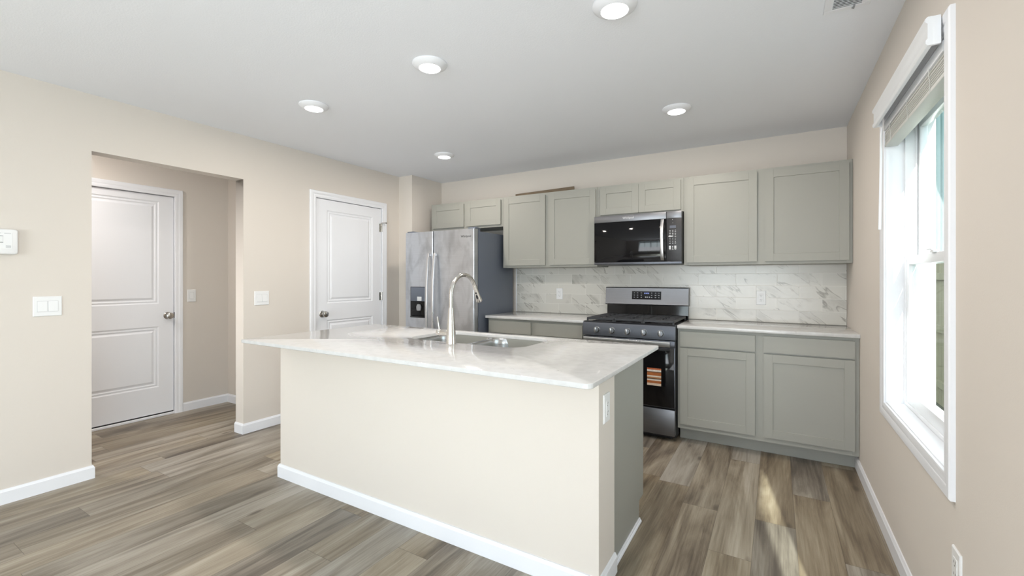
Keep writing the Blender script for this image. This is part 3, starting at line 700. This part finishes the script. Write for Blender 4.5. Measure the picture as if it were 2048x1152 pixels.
b = B(); box(b, -.765, -.715, my-.0004, my+.0014, 1.700, 1.722); obj('display', b, LCD, kp, smooth=None, label='grey display')
b = B(); box(b, -.745, -.741, my-.0001, my+.0013, 1.768, 1.773); obj('indicator_light', b, WHTT, kp, smooth=None)
b = B(); box(b, -.742, -.739, my-.0001, my+.0013, 1.742, 1.746); obj('indicator_light', b, WHTT, kp, smooth=None)
b = B()
for r_ in range(12):
    z = 1.682-r_*.0135-(.014 if r_ > 8 else 0)
    for cx in (-.763, -.741, -.720):
        if r_ > 4 and r_ < 8: w, h = .0022, .0022
        elif r_ in (9, 10): w, h = (.008, .006) if cx != -.741 else (.004, .003)
        else: w, h = random.choice((.006, .0065, .005)), .0016
        box(b, cx-w, cx+w, my-.0001, my+.0013, z-h, z+h)
box(b, -.775, -.745, my-.0001, my+.0013, 1.628, 1.636)
obj('printed_marks', b, WHTT, kp, smooth=None)
text_mesh('logo', 'Whirlpool', .024, WHTT, dr, (-1.115, my-.0006, 1.812), FACE_Y)

# ------------------------------------------------------------------ island
ix0, ix1, iy0, iy1 = -2.762, -.547, 1.449, 2.494
bx0, bx1, by0, by1, byc = -2.750, -.607, 1.697, 1.895, 2.440
isl = thing('kitchen_island', 'large kitchen island base with beige front wall and grey cabinet end', 'kitchen island', ((bx0+bx1)/2, 2.07, 0))
b = B(); box(b, bx0, bx1, by0, by1, 0, .8935); obj('knee_wall', b, WALL, isl, smooth=None, label='beige painted knee wall')
b = B(); sweep(b, [(bx0, by1), (bx0, by0), (bx1, by0), (bx1, by1)], BP)
obj('baseboard', b, WHITE, isl, smooth=None, label='white baseboard around the knee wall')
b = B(); box(b, bx0+.014, bx1-.032, by1, byc-.019, .106, .66); box(b, bx0+.014, -2.05, by1, byc-.019, .66, .8935); box(b, -1.07, bx1-.032, by1, byc-.019, .66, .8935); bmesh.ops.remove_doubles(b, verts=b.verts, dist=1e-5); obj('cabinet_body', b, CAB, isl)
for x0, x1 in ((bx1-.032, bx1-.014), (bx0, bx0+.014)):    # notched end panels with toe-kick recess
    b = B(); loft(b, [[(x, by1, 0), (x, byc-.085, 0), (x, byc-.085, .106), (x, byc, .106), (x, byc, .8935), (x, by1, .8935)] for x in (x0, x1)])
    obj('end_panel', b, CAB, isl, smooth=None, label='flat grey end panel')
b = B(); lathe(b, (bx1-.014, by1, 0), (0, 1, 0), [(.014, 0), (.014, byc-.085-by1)], 16); box(b, bx1-.0145, bx1-.006, by1, byc-.085, 0, .02, .003); obj('shoe_molding', b, WHITE, isl, label='thin white shoe moulding')
b = B(); box(b, bx0+.016, bx1-.034, byc-.085, byc-.07, 0, .106); obj('toe_kick', b, CAB, isl)
n = 4; wcab = (bx1-.032-bx0-.014)/n
for i in range(n):
    a0 = bx0+.014+i*wcab+.012; a1 = a0+wcab-.024
    b = B(); slab(b, a0, a1, .142, .866, shaker_panels(a0, a1, .142, .866, .057), .018, SHK, lambda u, v, d: (u, byc+.001+d, v)); obj('cabinet_door', b, CAB, isl, smooth=None)
b = B(); box(b, bx0+.014, bx1-.032, byc-.019, byc-.0172, .106, .8935); obj('face_frame', b, CAB, isl)

# island worktop with sink cut-out
def sdf(px, py, cx, cy, w, h, r):
    qx = abs(px-cx)-(w/2-r); qy = abs(py-cy)-(h/2-r)
    return math.hypot(max(qx, 0), max(qy, 0))+min(max(qx, qy), 0)-r
def hit(cx, cy, a, *rr):
    lo, hi = 0, 5
    for _ in range(50):
        m_ = (lo+hi)/2
        if sdf(cx+m_*math.cos(a), cy+m_*math.sin(a), *rr) > 0: hi = m_
        else: lo = m_
    return (cx+lo*math.cos(a), cy+lo*math.sin(a))
skx0, skx1, sky0, sky1 = -1.965, -1.150, 2.000, 2.425
scx, scy = (skx0+skx1)/2, (sky0+sky1)/2
outer = ((ix0+ix1)/2, (iy0+iy1)/2, ix1-ix0, iy1-iy0, .025); inner = (scx, scy, skx1-skx0, sky1-sky0, .115)
angs = [2*math.pi*i/160 for i in range(160)]
for p in rrect(*outer, 8): angs.append(math.atan2(p[1]-scy, p[0]-scx) % (2*math.pi))
angs = sorted(set(round(a, 6) for a in angs))
Z0, Z1 = .894, .914; e = .0025
def oo(d): return [hit(scx, scy, a, outer[0], outer[1], outer[2]-2*d, outer[3]-2*d, outer[4]) for a in angs]
def ii(d): return [hit(scx, scy, a, inner[0], inner[1], inner[2]+2*d, inner[3]+2*d, inner[4]) for a in angs]
seq = [(ii(0), Z0), (ii(0), Z1-e), (ii(e*.4), Z1-e*.3), (ii(e), Z1), (oo(e), Z1), (oo(e*.4), Z1-e*.3), (oo(0), Z1-e), (oo(0), Z0+e), (oo(e), Z0)]
b = B(); rows = [[b.verts.new((x, y, z)) for x, y in lp] for lp, z in seq]; n = len(angs)
for q in range(len(rows)):
    A, D = rows[q], rows[(q+1) % len(rows)]
    for i in range(n): b.faces.new((A[i], A[(i+1) % n], D[(i+1) % n], D[i]))
tag(obj('island_countertop', b, QUARTZ, smooth=R(40)), 'big white speckled quartz worktop covering the island, with a sink cut-out', 'countertop')

# sink: two bowls under the cut-out
sk = thing('kitchen_sink', 'undermount stainless double-bowl sink set in the island worktop', 'sink', (scx, scy, .69))
for k, (a0, a1) in enumerate(((skx0-.006, scx-.012), (scx+.012, skx1+.006))):
    b = B(); cx = (a0+a1)/2; w = a1-a0; h = sky1-sky0+.012; loops = []
    for z, ins, r in ((.893, -.012, .10), (.893, 0, .10), (.889, .002, .10), (.86, .005, .10), (.74, .012, .09), (.715, .020, .085), (.704, .036, .07), (.700, .06, .05)):
        loops.append([(x, y, z if not (ins > 0 and False) else z) for x, y in rrect(cx, scy, w-2*ins, h-2*ins, max(.02, r), 8)])
    rows = loft(b, loops, cap0=False, cap1=True)
    # outer skin
    loops2 = []
    for z, ins, r in ((.8925, -.012, .10), (.887, -.003, .10), (.74, .008, .09), (.70, .03, .07), (.696, .06, .05)):
        loops2.append([(x, y, z) for x, y in rrect(cx, scy, w-2*ins, h-2*ins, max(.02, r), 8)])
    loft(b, loops2, cap0=False, cap1=True)
    if k == 0: loft(b, [[(scx-.013, y, z) for y, z in ((sky0, .880), (sky1, .880))]*1+[(scx+.013, sky1, .880), (scx+.013, sky0, .880)], [(scx-.013, sky0, .884), (scx-.013, sky1, .884), (scx+.013, sky1, .884), (scx+.013, sky0, .884)]])
    obj('sink_bowl', b, SINKM, sk)
    b = B(); lathe(b, (cx, scy, .700), (0, 0, 1), [(.001, .001), (.022, .001), (.030, .003), (.043, .004), (.045, .001), (.001, .0005)], 28); obj('drain', b, STEELH, sk)

# faucet
fcx, fcy = -1.552, 1.945
fa = thing('kitchen_faucet', 'tall brushed nickel gooseneck faucet with pull-down spray head on the island', 'faucet', (fcx, fcy, .914))
b = B(); lathe(b, (fcx, fcy, .914), (0, 0, 1), [(.001, 0), (.0285, 0), (.0290, .004), (.0275, .010), (.0262, .05), (.0215, .12), (.0155, .196), (.0148, .202), (.001, .203)], 40); obj('faucet_body', b, NICKEL, fa)
ar = .118; zc = 1.311-.011-ar; pts = [(fcx, fcy, 1.10), (fcx, fcy, 1.14)]
cyy = fcy+ar
for i in range(0, 33):
    a = math.pi-R(154)*i/32; pts.append((fcx, cyy+ar*math.cos(a), zc+ar*math.sin(a)))
b = B(); tube(b, pts, .0118, 20); obj('spout', b, NICKEL, fa)
p = Vector(pts[-1]); d = (Vector(pts[-1])-Vector(pts[-2])).normalized()
b = B(); lathe(b, p-d*.001, d, [(.001, 0), (.0122, 0), (.0128, .002), (.0128, .030), (.0145, .060), (.0185, .100), (.0185, .106), (.016, .109), (.001, .109)], 28); sh = obj('spray_head', b, NICKEL, fa)
side = Vector((0, 0, 1)).cross(d).normalized()   # face of the head turned to -Y / camera side
nrm = (Vector((-.5, -1, .0))); nrm = (Vector((.25, -1, 0))-d*Vector((.25, -1, 0)).dot(d)).normalized(); sd = d.cross(nrm).normalized()
for t0, t1, w, r0 in ((.036, .048, .006, .0136), (.053, .084, .0068, .0158)):
    b = B(); loops = []
    cx = (t0+t1)/2; hl = (t1-t0)/2
    for hh, sc_ in ((-.004, 1), (.0016, 1), (.003, .8)):
        lp = []
        for i in range(24):
            a = 2*math.pi*i/24; lp.append(p+d*(cx+hl*math.sin(a)*sc_)+sd*(w*math.cos(a)*sc_)+nrm*(r0+hh-.001))
        loops.append(lp)
    loft(b, loops); obj('spray_button', b, BLKP, sh, label='black spray button')
b = B(); hz = .974; lathe(b, (fcx-.018, fcy, hz), (-1, 0, 0), [(.001, 0), (.0165, 0), (.0165, .052), (.0155, .054), (.0155, .056), (.0168, .058), (.0168, .074), (.014, .081), (.001, .083)], 28); hd = obj('valve_handle', b, NICKEL, fa)
b = B(); tube(b, [(fcx-.083, fcy, hz+.012), (fcx-.088, fcy, hz+.04), (fcx-.096, fcy, hz+.082), (fcx-.098, fcy, hz+.088)], [.0048, .0044, .0052, .003], 12); obj('lever', b, NICKEL, hd)

# ------------------------------------------------------------------ wall plates
def plate_frame(mode, cu, cv, at):
    if mode == '+x': return lambda u, v, d: (at+d, cu+u, cv+v)
    if mode == '-y': return lambda u, v, d: (cu+u, at-d, cv+v)
    if mode == '-x': return lambda u, v, d: (at-d, cu-u, cv+v)
def pad(bm, mp, u0, u1, v0, v1, d0, d1, ch=.0015):
    q = lambda i, d: [mp(u0+i, v0+i, d), mp(u1-i, v0+i, d), mp(u1-i, v1-i, d), mp(u0+i, v1-i, d)]
    loft(bm, [q(0, d0), q(0, d1-ch), q(ch, d1)])
def plate(kind, mode, cu, cv, at, gang, label, group=None, w=None):
    w = w or (.072 if gang == 1 else .118); h = .118
    mp = plate_frame(mode, cu, cv, at); base = mp(0, -h/2, 0)
    t = thing('light_switch' if kind == 'switch' else 'wall_outlet', label, 'switch' if kind == 'switch' else 'outlet', base, group)
    b = B(); pad(b, mp, -w/2, w/2, -h/2, h/2, 0, .006, .003); obj('cover_plate', b, PLATE, t, smooth=None)
    for g_ in range(gang):
        c = (g_-(gang-1)/2)*.046; hw = .0222 if gang == 2 else .0175
        if kind == 'switch':
            b = B(); q = [[mp(c+su*(hw-.001), sv*.031, .0058) for su, sv in ((-1, -1), (1, -1), (1, 1), (-1, 1))], [mp(c-hw+.0016, -.0305, .0100), mp(c+hw-.0016, -.0305, .0100), mp(c+hw-.0016, .0305, .0068), mp(c-hw+.0016, .0305, .0068)]]
            loft(b, q); obj('rocker', b, PLATE, t, smooth=None)
            b = B()      # one thin recess ring around the rocker
            q = [[mp(c+su*a, sv*h_, dd) for su, sv in ((-1, -1), (1, -1), (1, 1), (-1, 1))] for a, h_, dd in ((hw, .0322, .0059), (hw, .0322, .0063), (hw-.0014, .0308, .0063), (hw-.0014, .0308, .0059))]
            loft(b, q, False, False); obj('rocker_gap', b, SOFTG, t, smooth=None, label='thin grey gap around the rocker')
        else:
            b = B(); pad(b, mp, c-.0165, c+.0165, -.033, .033, .0058, .0078, .001); fc = obj('receptacle', b, PLATE, t, smooth=None)
            b = B()
            for s in (-1, 1):
                vv = s*.018
                for uu in (-.006, .006): pad(b, mp, c+uu-.0009, c+uu+.0009, vv-.001, vv+.007, .0076, .0081, .0001)
                pad(b, mp, c-.0022, c+.0022, vv-.010, vv-.006, .0076, .0081, .0001)
            obj('socket_slot', b, DARK, fc, smooth=None, label='dark socket slots')
gs = 'white rocker switches on the beige walls'; go = 'white wall outlets'
plate('switch', '+x', .863, 1.112, XL, 2, 'white double rocker switch on the wall below the thermostat', gs, .124)
plate('switch', '+x', 2.155, 1.112, XL, 2, 'white double rocker switch between the hall opening and the pantry door', gs, .124)
plate('switch', '+x', 2.119, 1.111, XH, 1, 'single white rocker switch inside the hall beside the hall door', gs)
plate('outlet', '-y', -1.957, 1.118, YB-.009, 1, 'white outlet on the marble backsplash left of the range', go)
plate('outlet', '-y', -.107, 1.116, YB-.009, 1, 'white outlet on the marble backsplash right of the range', go)
plate('outlet', '+x', 1.783, .742, bx1, 1, 'white outlet on the narrow end wall of the island', go)
plate('outlet', '-x', 1.837, .400, XR, 1, 'white outlet low on the wall below the window', go)
# thermostat
mp = plate_frame('+x', .665, 1.487, XL)
th = thing('thermostat', 'white thermostat on the wall above the double rocker switch', 'thermostat', mp(0, -.07, 0))
b = B(); loft(b, [[mp(x, z, d) for x, z in rrect(0, 0, .146-2*i, .142-2*i, .012, 5)] for i, d in ((0, 0), (0, .022), (.003, .028), (.006, .030))]); obj('thermostat_body', b, PLATE, th)
b = B(); pad(b, mp, -.055, .050, -.040, .052, .029, .0312, .001); fc = obj('face_panel', b, PLATE, th, smooth=None)
b = B(); pad(b, mp, -.012, .012, -.003, .030, .031, .0335, .001); obj('slide_switch', b, PLATE, fc, smooth=None)
for a in ((-.014, .014, .030, .033), (-.014, .014, -.008, -.004), (-.020, .006, .046, .0475), (.018, .044, .046, .0475), (-.04, -.006, -.026, -.0255), (.024, .044, -.024, -.022), (.024, .044, -.029, -.027), (.024, .044, -.034, -.032), (-.045, -.005, -.033, -.029), (-.028, -.019, -.004, .0)):
    b = B(); pad(b, mp, *a, .031, .0318, .0001); obj('printed_mark', b, GREYT, fc, smooth=None)

# ------------------------------------------------------------------ ceiling lights and vent
g = 'round recessed ceiling lights'
LT = [(-.598, 1.870, 'largest-looking round ceiling light, over the near right end of the island'), (-1.634, 1.862, 'round ceiling light above the middle of the island'), (-2.703, 1.905, 'round ceiling light above the left end of the island'),
      (-2.715, 3.300, 'small-looking round ceiling light in front of the fridge cabinets'), (-.592, 3.222, 'round ceiling light in front of the range and right wall cabinets')]
LT.append((-4.40, .85, 'round ceiling light inside the hall, hidden above the opening'))
for x, y, lab in LT:
    t = thing('ceiling_light', lab, 'ceiling light', (x, y, ZC), g)
    b = B(); seg = 48; loops = []
    for r_, h in ((.094, 0), (.095, -.004), (.092, -.009), (.062, -.026), (.059, -.0265), (.057, -.024), (.055, -.020)):
        loops.append([(x+r_*math.cos(2*math.pi*i/seg), y+r_*math.sin(2*math.pi*i/seg), ZC+h) for i in range(seg)])
    loft(b, loops, False, False); obj('trim_ring', b, WHITE, t)
    b = B(); lathe(b, (x, y, ZC-.0245), (0, 0, 1), [(.0001, -.0015), (.040, -.001), (.0575, 0), (.0575, .006), (.0001, .006)], 40); obj('lens', b, LENS, t, label='glowing white lens')
    o = light('lamp_light', 'AREA', (x, y, ZC-.030), (0, 0, -1), 8.0 if x > -4 else 15.0, (1, .90, .80) if x > -4 else (1, .95, .90), shape='DISK', size=.11)
    o.parent = t; o.location = (0, 0, -.030)
vt = thing('ceiling_vent', 'white louvred air register in the ceiling near the window wall', 'vent', (.262, 2.225, ZC))
b = B(); x0, x1, y0, y1 = .180, .345, 2.06, 2.412
for a in ((x0, x1, y0, y0+.028), (x0, x1, y1-.028, y1), (x0, x0+.032, y0+.028, y1-.028), (x1-.032, x1, y0+.028, y1-.028)): box(b, *a, ZC-.006, ZC, .0015, 1)
obj('vent_frame', b, WHITE, vt)
b = B(); box(b, x0+.03, x1-.03, y0+.026, y1-.026, ZC-.0012, ZC-.0002); obj('vent_back', b, GREYT, vt, label='grey duct behind the louvres')
b = B(); yy = y0+.034
while yy < y1-.034: box(b, x0+.031, x1-.031, yy-.005, yy+.005, ZC-.0062, ZC-.0048, rot=Matrix.Rotation(R(28), 4, 'X')); yy += .0125
obj('louvre', b, WHITE, vt, smooth=None)
b = B(); box(b, .285, .291, y1-.040, y1-.010, ZC-.014, ZC-.005, .002); lathe(b, (.285, y1-.012, ZC-.006), (0, 0, -1), [(.004, 0), (.004, .004), (.0001, .005)], 10); obj('damper_lever', b, GREYT, vt, label='small damper lever')

# ------------------------------------------------------------------ outdoors seen through the window
b = B(); box(b, -30, 40, -40, 60, -.32, -.28)
for v in b.verts: pass
tag(obj('lawn', b, GRASS), 'green lawn outside the window', 'lawn', kind='structure')
fn = thing('garden_fence', 'tan wooden board fence seen through the lower window pane', 'fence', (1.75, 9, -.28))
ylo = 3.0
b = B(); y = ylo
while y < 15: box(b, 1.74, 1.758, y, y+.135, -.28, 1.50+random.uniform(-.01, .01)); y += .140
obj('fence_boards', b, FENCE, fn, smooth=None)
for z in (-.05, .62, 1.26):
    b = B(); box(b, 1.70, 1.739, ylo, 15, z, z+.085, .003, 1); obj('fence_rail', b, FENCE, fn, smooth=None)
for i in range(6):
    y = ylo+.1+i*2.3; b = B(); box(b, 1.61, 1.699, y, y+.09, -.28, 1.52, .004, 1); obj('fence_post', b, FENCE, fn, smooth=None)
hs = thing('neighbor_house', 'pale teal sided house seen through the upper window pane', 'house', (5.5, 14, -.28))
b = B(); box(b, 3.2, 9, 8, 24, -.28, 6.6)
yy = 8
while yy < 24: box(b, 3.17, 3.2, yy, yy+.04, -.28, 6.6); yy += .42
obj('house_wall', b, SIDING, hs, smooth=None)
b = B(); loft(b, [[(2.8, y, 6.5), (9.4, y, 6.5), (6.1, y, 8.6)] for y in (7.6, 24.4)]); obj('house_roof', b, ROOF, hs, smooth=None)
for y in (10, 14.5, 19):
    b = B(); ring(b, 3.15, 3.2, y, y+1.0, 3.2, 4.7, .08); f = obj('house_window', b, EXTW, hs)
    b = B(); box(b, 3.165, 3.17, y+.08, y+.92, 3.28, 4.62); obj('pane', b, LCD, f, smooth=None)
